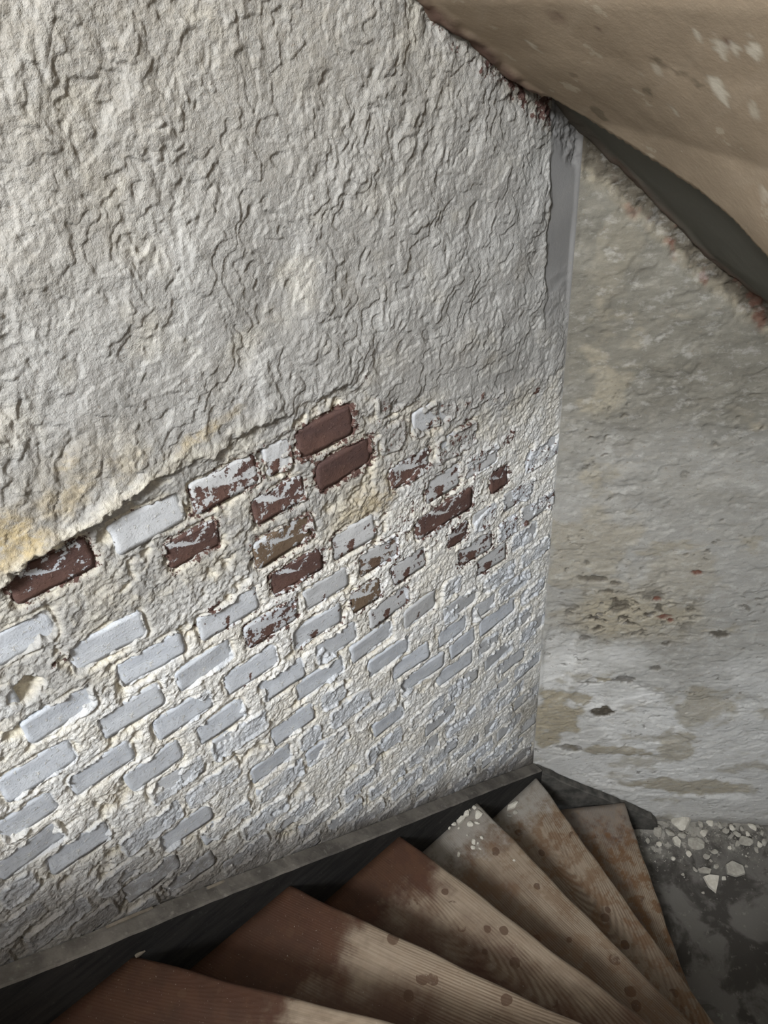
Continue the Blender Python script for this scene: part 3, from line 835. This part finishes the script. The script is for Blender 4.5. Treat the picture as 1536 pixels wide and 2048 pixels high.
def child(o, parent=stair):
    o.parent = parent
    o.matrix_parent_inverse = Matrix.Translation((-NEWEL[0], -NEWEL[1], 0)) if parent is stair else Matrix()
    return o

SF = .042                                  # thickness of the wall string
# nosing lines: point near the wall, azimuth, height above the landing; from two steps above the frame downwards
NOS = [((-1.35, -.62), 68., 1.512), ((-1.25, -.18), 80., 1.316), ((-.95, .245), 95., 1.318 - .0), ((-.589, .639), 107.64, 1.12), ((-.313, .839), 119.06, .922), ((-.045, 1.033), 133.44, .728), ((.187, 1.216), 145.8, .543), ((.428, 1.362), 157.9, .362), ((.729, 1.339), 179.23, .181)]
NOS[0] = ((-1.0, -.58), 66., 1.706); NOS[1] = ((-.95, -.17), 80., 1.512)
def ray_plane(p, d, n, off):
    return p + d * ((off - n.dot(p)) / n.dot(d))
def line(i):
    (x, y), a, z = NOS[i]
    a = math.radians(a)
    return Vector((x, y, 0)), Vector((math.sin(a), math.cos(a), 0)), z
LOFF = DL - SF
ROFF = NR.dot(CORNER) - .030
XN = .745                                  # inner string
def tread(i):
    p, d, z = line(i)
    q, e, zq = line(i - 1) if i else (p - Vector((d.y, -d.x, 0)) * -.24, d, z + .19)
    nb = Vector((-e.y, e.x, 0))            # towards the back of the tread above (uphill side)
    if i == 0: nb = Vector((0, 0, 0))
    # uphill is to the right of the nosing direction
    up = Vector((e.y, -e.x, 0))
    up = up if up.dot(q - p) > 0 or i == 0 else -up
    q = q + up * .035
    wallhit = (lambda a, b: ray_plane(a, b, NL, LOFF)) if i > 2 else (lambda a, b: ray_plane(a, b, NW, NW.dot(PA) - SF))
    last = i == len(NOS) - 1
    n0 = ray_plane(p, d, NR, ROFF) if last else wallhit(p, d)
    b0 = wallhit(q, e)
    if i < 2:
        wb = Vector((UL.x, UL.y, 0))
    n1 = p + d * ((XN - p.x) / d.x) if abs(d.x) > .25 else p + d * ((.56 - p.y) / d.y)
    b1 = q + e * ((XN - q.x) / e.x) if abs(e.x) > .25 else q + e * ((.56 - q.y) / e.y)
    if n1.y < .05: n1 = p + d * ((XN - p.x) / d.x)
    th = .034
    ax = (n1 - n0).normalized(); ay = Vector((-ax.y, ax.x, 0))
    if ay.dot(b0 - n0) < 0: ay = -ay
    ns, nt = 48, 12
    rs = np.linspace(0, 1, ns); ts = np.linspace(0, 1, nt)
    pts = []
    org = Vector((n0.x, n0.y, z))
    def loc(P, zz): 
        w = P - Vector((org.x, org.y, 0)); return (w.dot(ax), w.dot(ay), zz)
    rnd = random.Random(i * 5 + 1)
    # section across the tread: rounded nosing, flat top, hollow worn in the middle
    prof = [(-.002, -th), (-.008, -th + .006), (-.010, -th / 2), (-.009, -.008), (-.005, -.002), (.002, 0.0)]
    rows = []
    for a in range(ns):
        s = rs[a]
        P0 = n0.lerp(n1, s); P1 = b0.lerp(b1, s)
        wv = (P1 - P0).length or 1e-4
        wear = .005 * math.exp(-((s - .5) / .22) ** 2)
        chip = .0025 * (math.sin(s * 31 + i * 2.1) * math.sin(s * 13 + i))
        col = []
        fwd = (P0 - P1).normalized()
        for (o_, zz) in prof:
            w = P0 - fwd * (o_ + chip * (1 if zz < 0 else .3))
            col.append(loc(w, zz - wear * 1.0))
        for t in ts[1:]:
            w = P0.lerp(P1, t)
            tt = t * wv
            col.append(loc(w, -wear * math.exp(-tt / .09)))
        w = P1; col.append(loc(w, -th))
        rows.append(col)
    m = len(rows[0])
    verts = [v for c in rows for v in c]
    faces = [tuple(x) for x in grid_faces(ns, m)]
    faces += [(a * m, a * m + m - 1, (a + 1) * m + m - 1, (a + 1) * m) for a in range(ns - 1)]
    faces += [tuple(range(m)), tuple(range((ns - 1) * m, ns * m))[::-1]]
    me = bpy.data.meshes.new('tread'); me.from_pydata(verts, [], faces)
    bm = bmesh.new(); bm.from_mesh(me); bmesh.ops.recalc_face_normals(bm, faces=bm.faces); bm.to_mesh(me); bm.free()
    me.polygons.foreach_set('use_smooth', np.ones(len(me.polygons), dtype=bool))
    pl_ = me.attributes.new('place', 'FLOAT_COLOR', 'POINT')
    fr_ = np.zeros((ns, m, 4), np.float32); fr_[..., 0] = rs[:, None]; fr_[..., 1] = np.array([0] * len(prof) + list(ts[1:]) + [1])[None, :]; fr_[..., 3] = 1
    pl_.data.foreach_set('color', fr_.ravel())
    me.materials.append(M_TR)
    o = bpy.data.objects.new('tread', me); COL.objects.link(o)
    M = Matrix(((ax.x, ay.x, 0, org.x), (ax.y, ay.y, 0, org.y), (0, 0, 1, org.z), (0, 0, 0, 1)))
    o.parent = stair
    o.matrix_local = Matrix.Translation((-NEWEL[0], -NEWEL[1], 0)) @ M
    o['seed'] = i * 3.37 + .5
    o['heart'] = {5: .13, 4: -.10, 3: .02, 6: -.25, 7: .10, 8: -.3}.get(i, -.2)
    o['stain'] = {8: .85, 7: .6, 6: .40, 5: .12}.get(i, .1)
    o['paint_shade'] = {3: .20, 4: .05, 2: .2}.get(i, 0.0)  # wider dark wall end on the upper treads, shade painted in
    o['dust'] = {6: .95, 7: 1.0, 8: .55}.get(i, 0.0)
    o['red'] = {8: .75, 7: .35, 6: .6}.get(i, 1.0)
    # riser under this nosing, down to the next tread
    zb = NOS[i + 1][2] if i + 1 < len(NOS) else 0.0
    back = -(n0.lerp(n1, .5) - b0.lerp(b1, .5)).normalized()
    r0, r1 = n0 + up * .024, n1 + up * .024
    r0 = r0 + (r1 - r0).normalized() * .012
    poly = [r0, r1, r1 + up * .018, r0 + up * .018]
    ri = prism('riser', [(v.x - NEWEL[0], v.y - NEWEL[1]) for v in poly], zb + (.001 if i + 1 < len(NOS) else .004), z - th - .006, M_DK, stair)
    return o
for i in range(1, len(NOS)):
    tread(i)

def strip_board(name, pts, thick, nrm, low, mat, parent, rag=0.0):
    """board against a wall: pts are (plan point on the wall, top height); nrm points into the wall"""
    bm = bmesh.new()
    ring = []
    for kx, (P, zt) in enumerate(pts):
        q = P - nrm * thick
        ch = .004
        dz = rag * (random.random() - .5)
        ring.append([bm.verts.new(v) for v in ((P.x, P.y, max(zt - low, 0.002)), (P.x, P.y, zt + dz), (q.x + nrm.x * ch, q.y + nrm.y * ch, zt + dz), (q.x, q.y, zt - ch + dz), (q.x, q.y, max(zt - low, 0.002)))])
    for a, b in zip(ring[:-1], ring[1:]):
        for j in range(5):
            bm.faces.new((a[j], a[(j + 1) % 5], b[(j + 1) % 5], b[j]))
    bm.faces.new(ring[0]); bm.faces.new(ring[-1][::-1])
    bmesh.ops.recalc_face_normals(bm, faces=bm.faces)
    me = bpy.data.meshes.new(name); bm.to_mesh(me); bm.free(); me.materials.append(mat); me.materials.append(M_S2)
    for p_ in me.polygons: p_.material_index = 1 if p_.normal.z > .4 else 0
    o = bpy.data.objects.new(name, me); COL.objects.link(o)
    if parent is stair:
        o.parent = stair
        o.matrix_local = Matrix.Translation((-NEWEL[0], -NEWEL[1], 0))
    return o
uu = np.linspace(U0 + .003, UC - .002, 70)
rs_ = np.random.RandomState(2)
wall_string = strip_board('wall_string', [(wl(u, .004), string_top(u) + .006 * math.sin(u * 9) * (1 if u < 0 else .3)) for u in uu], SF - .004, NL, .36, M_ST, stair, .003)
strip_board('wall_string', [(flat3(PA + UWN * q - NW * .004), string_top(U0) + .55 * q) for q in np.linspace(.05, 1.2, 24)], SF - .004, NW, .36, M_ST, stair, .003)
ss = np.concatenate([np.linspace(.012, .43, 30), [.44, .45, .458, .464, .468]])
def wr(s, d):
    p = CORNER + UR * s - NR * d; return Vector((p.x, p.y, 0))
strip_board('wall_string', [(wr(s, .004), float(string_top_r(s))) for s in ss], .026, NR, .34, M_S3, stair, .006)

def splinter(u, zoff, L, w, d, ang):
    bm = bmesh.new()
    segs = 9
    ring = []
    for a in range(segs):
        t = a / (segs - 1)
        ww = w * math.sin(math.pi * min(1, .12 + t * .95)) * (1 - .3 * t)
        zc = t * L * math.sin(ang); xc = t * L * math.cos(ang)
        c = wl(u + xc, d - .004 * t)
        z = string_top(u) + zoff + zc
        ring.append([bm.verts.new((c.x + NL.x * y, c.y + NL.y * y, z + zz)) for (y, zz) in ((.003, -ww), (.003, ww), (-.003, ww * .8), (-.003, -ww * .8))])
    for a, b in zip(ring[:-1], ring[1:]):
        for j in range(4): bm.faces.new((a[j], a[(j + 1) % 4], b[(j + 1) % 4], b[j]))
    bm.faces.new(ring[0]); bm.faces.new(ring[-1][::-1])
    bmesh.ops.recalc_face_normals(bm, faces=bm.faces)
    me = bpy.data.meshes.new('splinter'); bm.to_mesh(me); bm.free(); me.materials.append(M_SP)
    o = bpy.data.objects.new('splinter', me); COL.objects.link(o)
    o.parent = wall_string
    o['label'] = 'pale split wood sliver on the string'
    return o
for a in ((-.09, .004, .10, .0028, .012, -.56), (-.075, -.082, .022, .0035, SF + .004, -.5), (.10, .003, .07, .0018, .010, -.6)):
    splinter(*a)

# newel, inner string and the low boarding at its foot
prism('newel_post', [(.752 - NEWEL[0], .46 - NEWEL[1]), (.85 - NEWEL[0], .46 - NEWEL[1]), (.85 - NEWEL[0], .556 - NEWEL[1]), (.752 - NEWEL[0], .556 - NEWEL[1])], 0.002, 1.25, M_DK, stair, .006)
inner = [(.752, .44, .95), (.752, .30, 1.25), (.752, .22, 1.5), (.752, -.1, 1.72), (.752, -.5, 1.95)]
bm = bmesh.new(); ring = []
for (x, y, z) in inner:
    ring.append([bm.verts.new((x + a - NEWEL[0], y - NEWEL[1], zz)) for (a, zz) in ((0, .002), (0, z), (.035, z), (.035, .002))])
for a, b in zip(ring[:-1], ring[1:]):
    for j in range(4): bm.faces.new((a[j], a[(j + 1) % 4], b[(j + 1) % 4], b[j]))
bm.faces.new(ring[0]); bm.faces.new(ring[-1][::-1]); bmesh.ops.recalc_face_normals(bm, faces=bm.faces)
me = bpy.data.meshes.new('inner_string'); bm.to_mesh(me); bm.free(); me.materials.append(M_DK)
ob = bpy.data.objects.new('inner_string', me); COL.objects.link(ob); ob.parent = stair

# ------------------------------------------------------------------ fallen plaster
def lump(seed, size, flat):
    r = random.Random(seed)
    bm = bmesh.new()
    bmesh.ops.create_icosphere(bm, subdivisions=2, radius=.5)
    pl = [(Vector((r.uniform(-1, 1), r.uniform(-1, 1), r.uniform(-.4, 1))).normalized(), r.uniform(.22, .42)) for _ in range(9)]
    for v in bm.verts:
        for n, d in pl:
            e = v.co.dot(n) - d
            if e > 0: v.co -= n * e * .92
    a, b = r.uniform(.7, 1.15), r.uniform(.5, .9)
    zmin = min(v.co.z for v in bm.verts)
    for v in bm.verts:
        v.co = Vector((v.co.x * size * a * 1.35, v.co.y * size * b * 1.35, (v.co.z - zmin) * size * flat))
    me = bpy.data.meshes.new('plaster_lump'); bm.to_mesh(me); bm.free()
    return me
def shard(pts, size, th, seed):
    r = random.Random(seed)
    bm = bmesh.new()
    n = len(pts)
    lo_ = [bm.verts.new((x * size, y * size, 0)) for x, y in pts]
    hi_ = [bm.verts.new((x * size * .93, y * size * .93, th * r.uniform(.8, 1.3))) for x, y in pts]
    c = bm.verts.new((0, 0, th * 1.25))
    bm.faces.new(lo_[::-1])
    for i in range(n):
        bm.faces.new((lo_[i], lo_[(i + 1) % n], hi_[(i + 1) % n], hi_[i]))
        bm.faces.new((hi_[i], hi_[(i + 1) % n], c))
    me = bpy.data.meshes.new('plaster_flake'); bm.to_mesh(me); bm.free()
    return me
def put(me, name, x, y, z, rot, mat, label, group=None):
    me.materials.append(mat)
    o = bpy.data.objects.new(name, me); COL.objects.link(o)
    o.location = (x, y, z); o.rotation_euler = (0, 0, rot)
    tag(o, label, 'plaster chunk', group)
    return o
FZ = .006
rr_ = random.Random(11)
put(lump(1, .066, .55), 'plaster_lump', .949, 1.352, .016, .4, M_CH, 'largest rounded plaster lump lying against the foot of the stained wall')
put(shard([(-.5, .42), (-.1, .5), (.5, .4), (.3, .05), (-.12, -.6), (-.42, -.2)], .056, .008, 2), 'plaster_flake', .994, 1.144, FZ, 0, M_CH, 'pale triangular plaster flake pointing towards the stairs on the landing')
put(shard([(-.5, -.1), (-.35, .35), (.1, .5), (.55, .1), (.45, -.3), (-.1, -.35)], .064, .010, 3), 'plaster_flake', 1.08, 1.179, FZ, .1, M_CD, 'broad grey plaster flake just right of the triangular flake on the landing')
put(shard([(-.5, .1), (0, .3), (.5, .1), (.3, -.2), (-.4, -.15)], .048, .006, 4), 'plaster_flake', .981, 1.187, FZ, -.1, M_CD, 'narrow dusty plaster flake just above the triangular flake on the landing')
put(shard([(-.3, .4), (.2, .5), (.4, -.1), (.05, -.6), (-.35, -.2)], .036, .010, 5), 'plaster_flake', .923, 1.297, FZ, .1, M_CH, 'bright upright-shaped plaster flake below the largest rounded lump')
put(lump(6, .055, .22), 'plaster_flake', .985, 1.287, FZ, .8, M_CD, 'round dusty plaster flake right of the bright flake on the landing')
LAND = [(0.865, 1.332, 0.041), (0.907, 1.331, 0.037), (1.024, 1.312, 0.025), (0.943, 1.313, 0.028), (1.035, 1.321, 0.016), (1.061, 1.346, 0.025), (1.091, 1.338, 0.029), (1.026, 1.345, 0.025), (1.131, 1.322, 0.029), (1.106, 1.314, 0.021), (1.138, 1.3, 0.025), (1.158, 1.272, 0.041), (1.096, 1.257, 0.018), (1.04, 1.249, 0.029), (1.004, 1.235, 0.02), (0.951, 1.251, 0.024), (0.902, 1.183, 0.014), (0.95, 1.195, 0.016), (1.034, 1.155, 0.02), (1.025, 1.198, 0.02), (1.125, 1.189, 0.012), (1.2, 1.257, 0.025), (1.223, 1.262, 0.025), (0.821, 1.307, 0.02), (0.858, 1.292, 0.02), (0.871, 1.368, 0.012), (0.902, 1.365, 0.013), (0.888, 1.24, 0.02), (1.015, 1.22, 0.014), (0.946, 1.116, 0.011), (1.175, 1.296, 0.021), (1.128, 1.268, 0.021), (1.163, 1.315, 0.021), (1.203, 1.32, 0.029), (1.227, 1.294, 0.025), (1.184, 1.24, 0.025)]
put(lump(20, .041, .4), 'plaster_lump', .865, 1.332, .012, 1.1, M_CD, 'flat plaster lump just beside the broken lower end of the wall string')
put(lump(21, .037, .4), 'plaster_lump', .907, 1.328, .012, 2.3, M_CD, 'plaster lump touching the lower left of the largest rounded lump')
put(lump(31, .041, .4), 'plaster_lump', 1.158, 1.272, .009, .3, M_CD, 'widest plaster lump far right in the rubble along the stained wall')
LAND = [q for q in LAND if q[:2] not in ((0.865, 1.332), (0.907, 1.331), (1.158, 1.272))]
for j, (x, y, s) in enumerate(LAND):
    put(lump(40 + j, s, rr_.uniform(.3, .5)), 'plaster_lump', x, y, FZ + .010 * float(smooth(1.22, 1.36, np.array(y))), rr_.uniform(0, 6), M_CH if j % 3 == 0 else M_CD, 'small broken plaster lump on the dusty landing floor', 'small plaster lumps on the landing')
z4, z5 = NOS[6][2] + .0005, NOS[7][2] + .0005
put(shard([(-.45, -.25), (-.5, .15), (0, .42), (.5, .3), (.2, .05), (-.1, -.1)], .034, .010, 7), 'plaster_flake', .141, 1.162, z4, .2, M_CH, 'curved white plaster flake lying in the rubble on the third tread from the landing')
put(lump(8, .026, .5), 'plaster_lump', .190, 1.176, z4, .8, M_CH, 'white plaster lump nearest the nosing in the rubble on the third tread from the landing')
T4P = [(.182, 1.200, .016), (.157, 1.184, .022), (.111, 1.155, .019), (.100, 1.146, .013), (.163, 1.150, .019), (.189, 1.106, .016), (.164, 1.095, .013), (.176, 1.090, .009), (.160, 1.078, .012), (.178, 1.073, .009), (.127, 1.141, .009), (.183, 1.152, .013), (.115, 1.062, .014), (.148, 1.117, .008), (.123, 1.168, .012), (.165, 1.195, .01), (.270, 1.03, .008)]
for j, (x, y, s) in enumerate(T4P):
    put(lump(180 + j, s, rr_.uniform(.4, .65)), 'plaster_lump', x, y, z4, rr_.uniform(0, 6), M_CH, 'small white plaster bit in the rubble on the third tread from the landing', 'plaster bits on the third tread from the landing')
put(shard([(-.6, -.15), (-.3, .18), (.5, .2), (.6, .05), (.1, -.2)], .042, .008, 9), 'plaster_flake', .322, 1.295, z5, .35, M_CH, 'long white plaster flake in the dust on the second tread from the landing')
for j, (x, y, s) in enumerate([(.322, 1.322, .011), (.305, 1.262, .014), (.326, 1.272, .014)]):
    put(lump(120 + j, s, .5), 'plaster_lump', x, y, z5, j, M_CD, 'small dusty plaster bit beside the long flake on the second tread', 'plaster bits on the second tread from the landing')

# uncountable crumbs
def crumbs(name, pts, mat, label):
    bm = bmesh.new()
    r = random.Random(5)
    for (x, y, z, s) in pts:
        vs4 = [bm.verts.new((x + s * r.uniform(-.6, .6), y + s * r.uniform(-.6, .6), z + s * q)) for q in (0, 0, 0, r.uniform(.5, 1))]
        for f in ((0, 1, 2), (0, 1, 3), (1, 2, 3), (0, 2, 3)): bm.faces.new([vs4[i] for i in f])
    me = bpy.data.meshes.new(name); bm.to_mesh(me); bm.free(); me.materials.append(mat)
    o = bpy.data.objects.new(name, me); COL.objects.link(o)
    tag(o, label, 'debris', None, 'stuff')
rc = random.Random(9)
pl = []
while len(pl) < 900:
    x = rc.uniform(.76, 1.5); d = abs(rc.gauss(0, .09)) + .012
    p = wr((x - CORNER.x) / UR.x, d)
    if p.x < .76 or (p.x < .91 and d < .04): continue
    pl.append((p.x, p.y, .004 + .012 * max(0, 1 - d / .14), rc.uniform(.002, .007)))
crumbs('plaster_crumbs', pl, M_CD, 'loose plaster crumbs and dust along the foot of the stained wall')
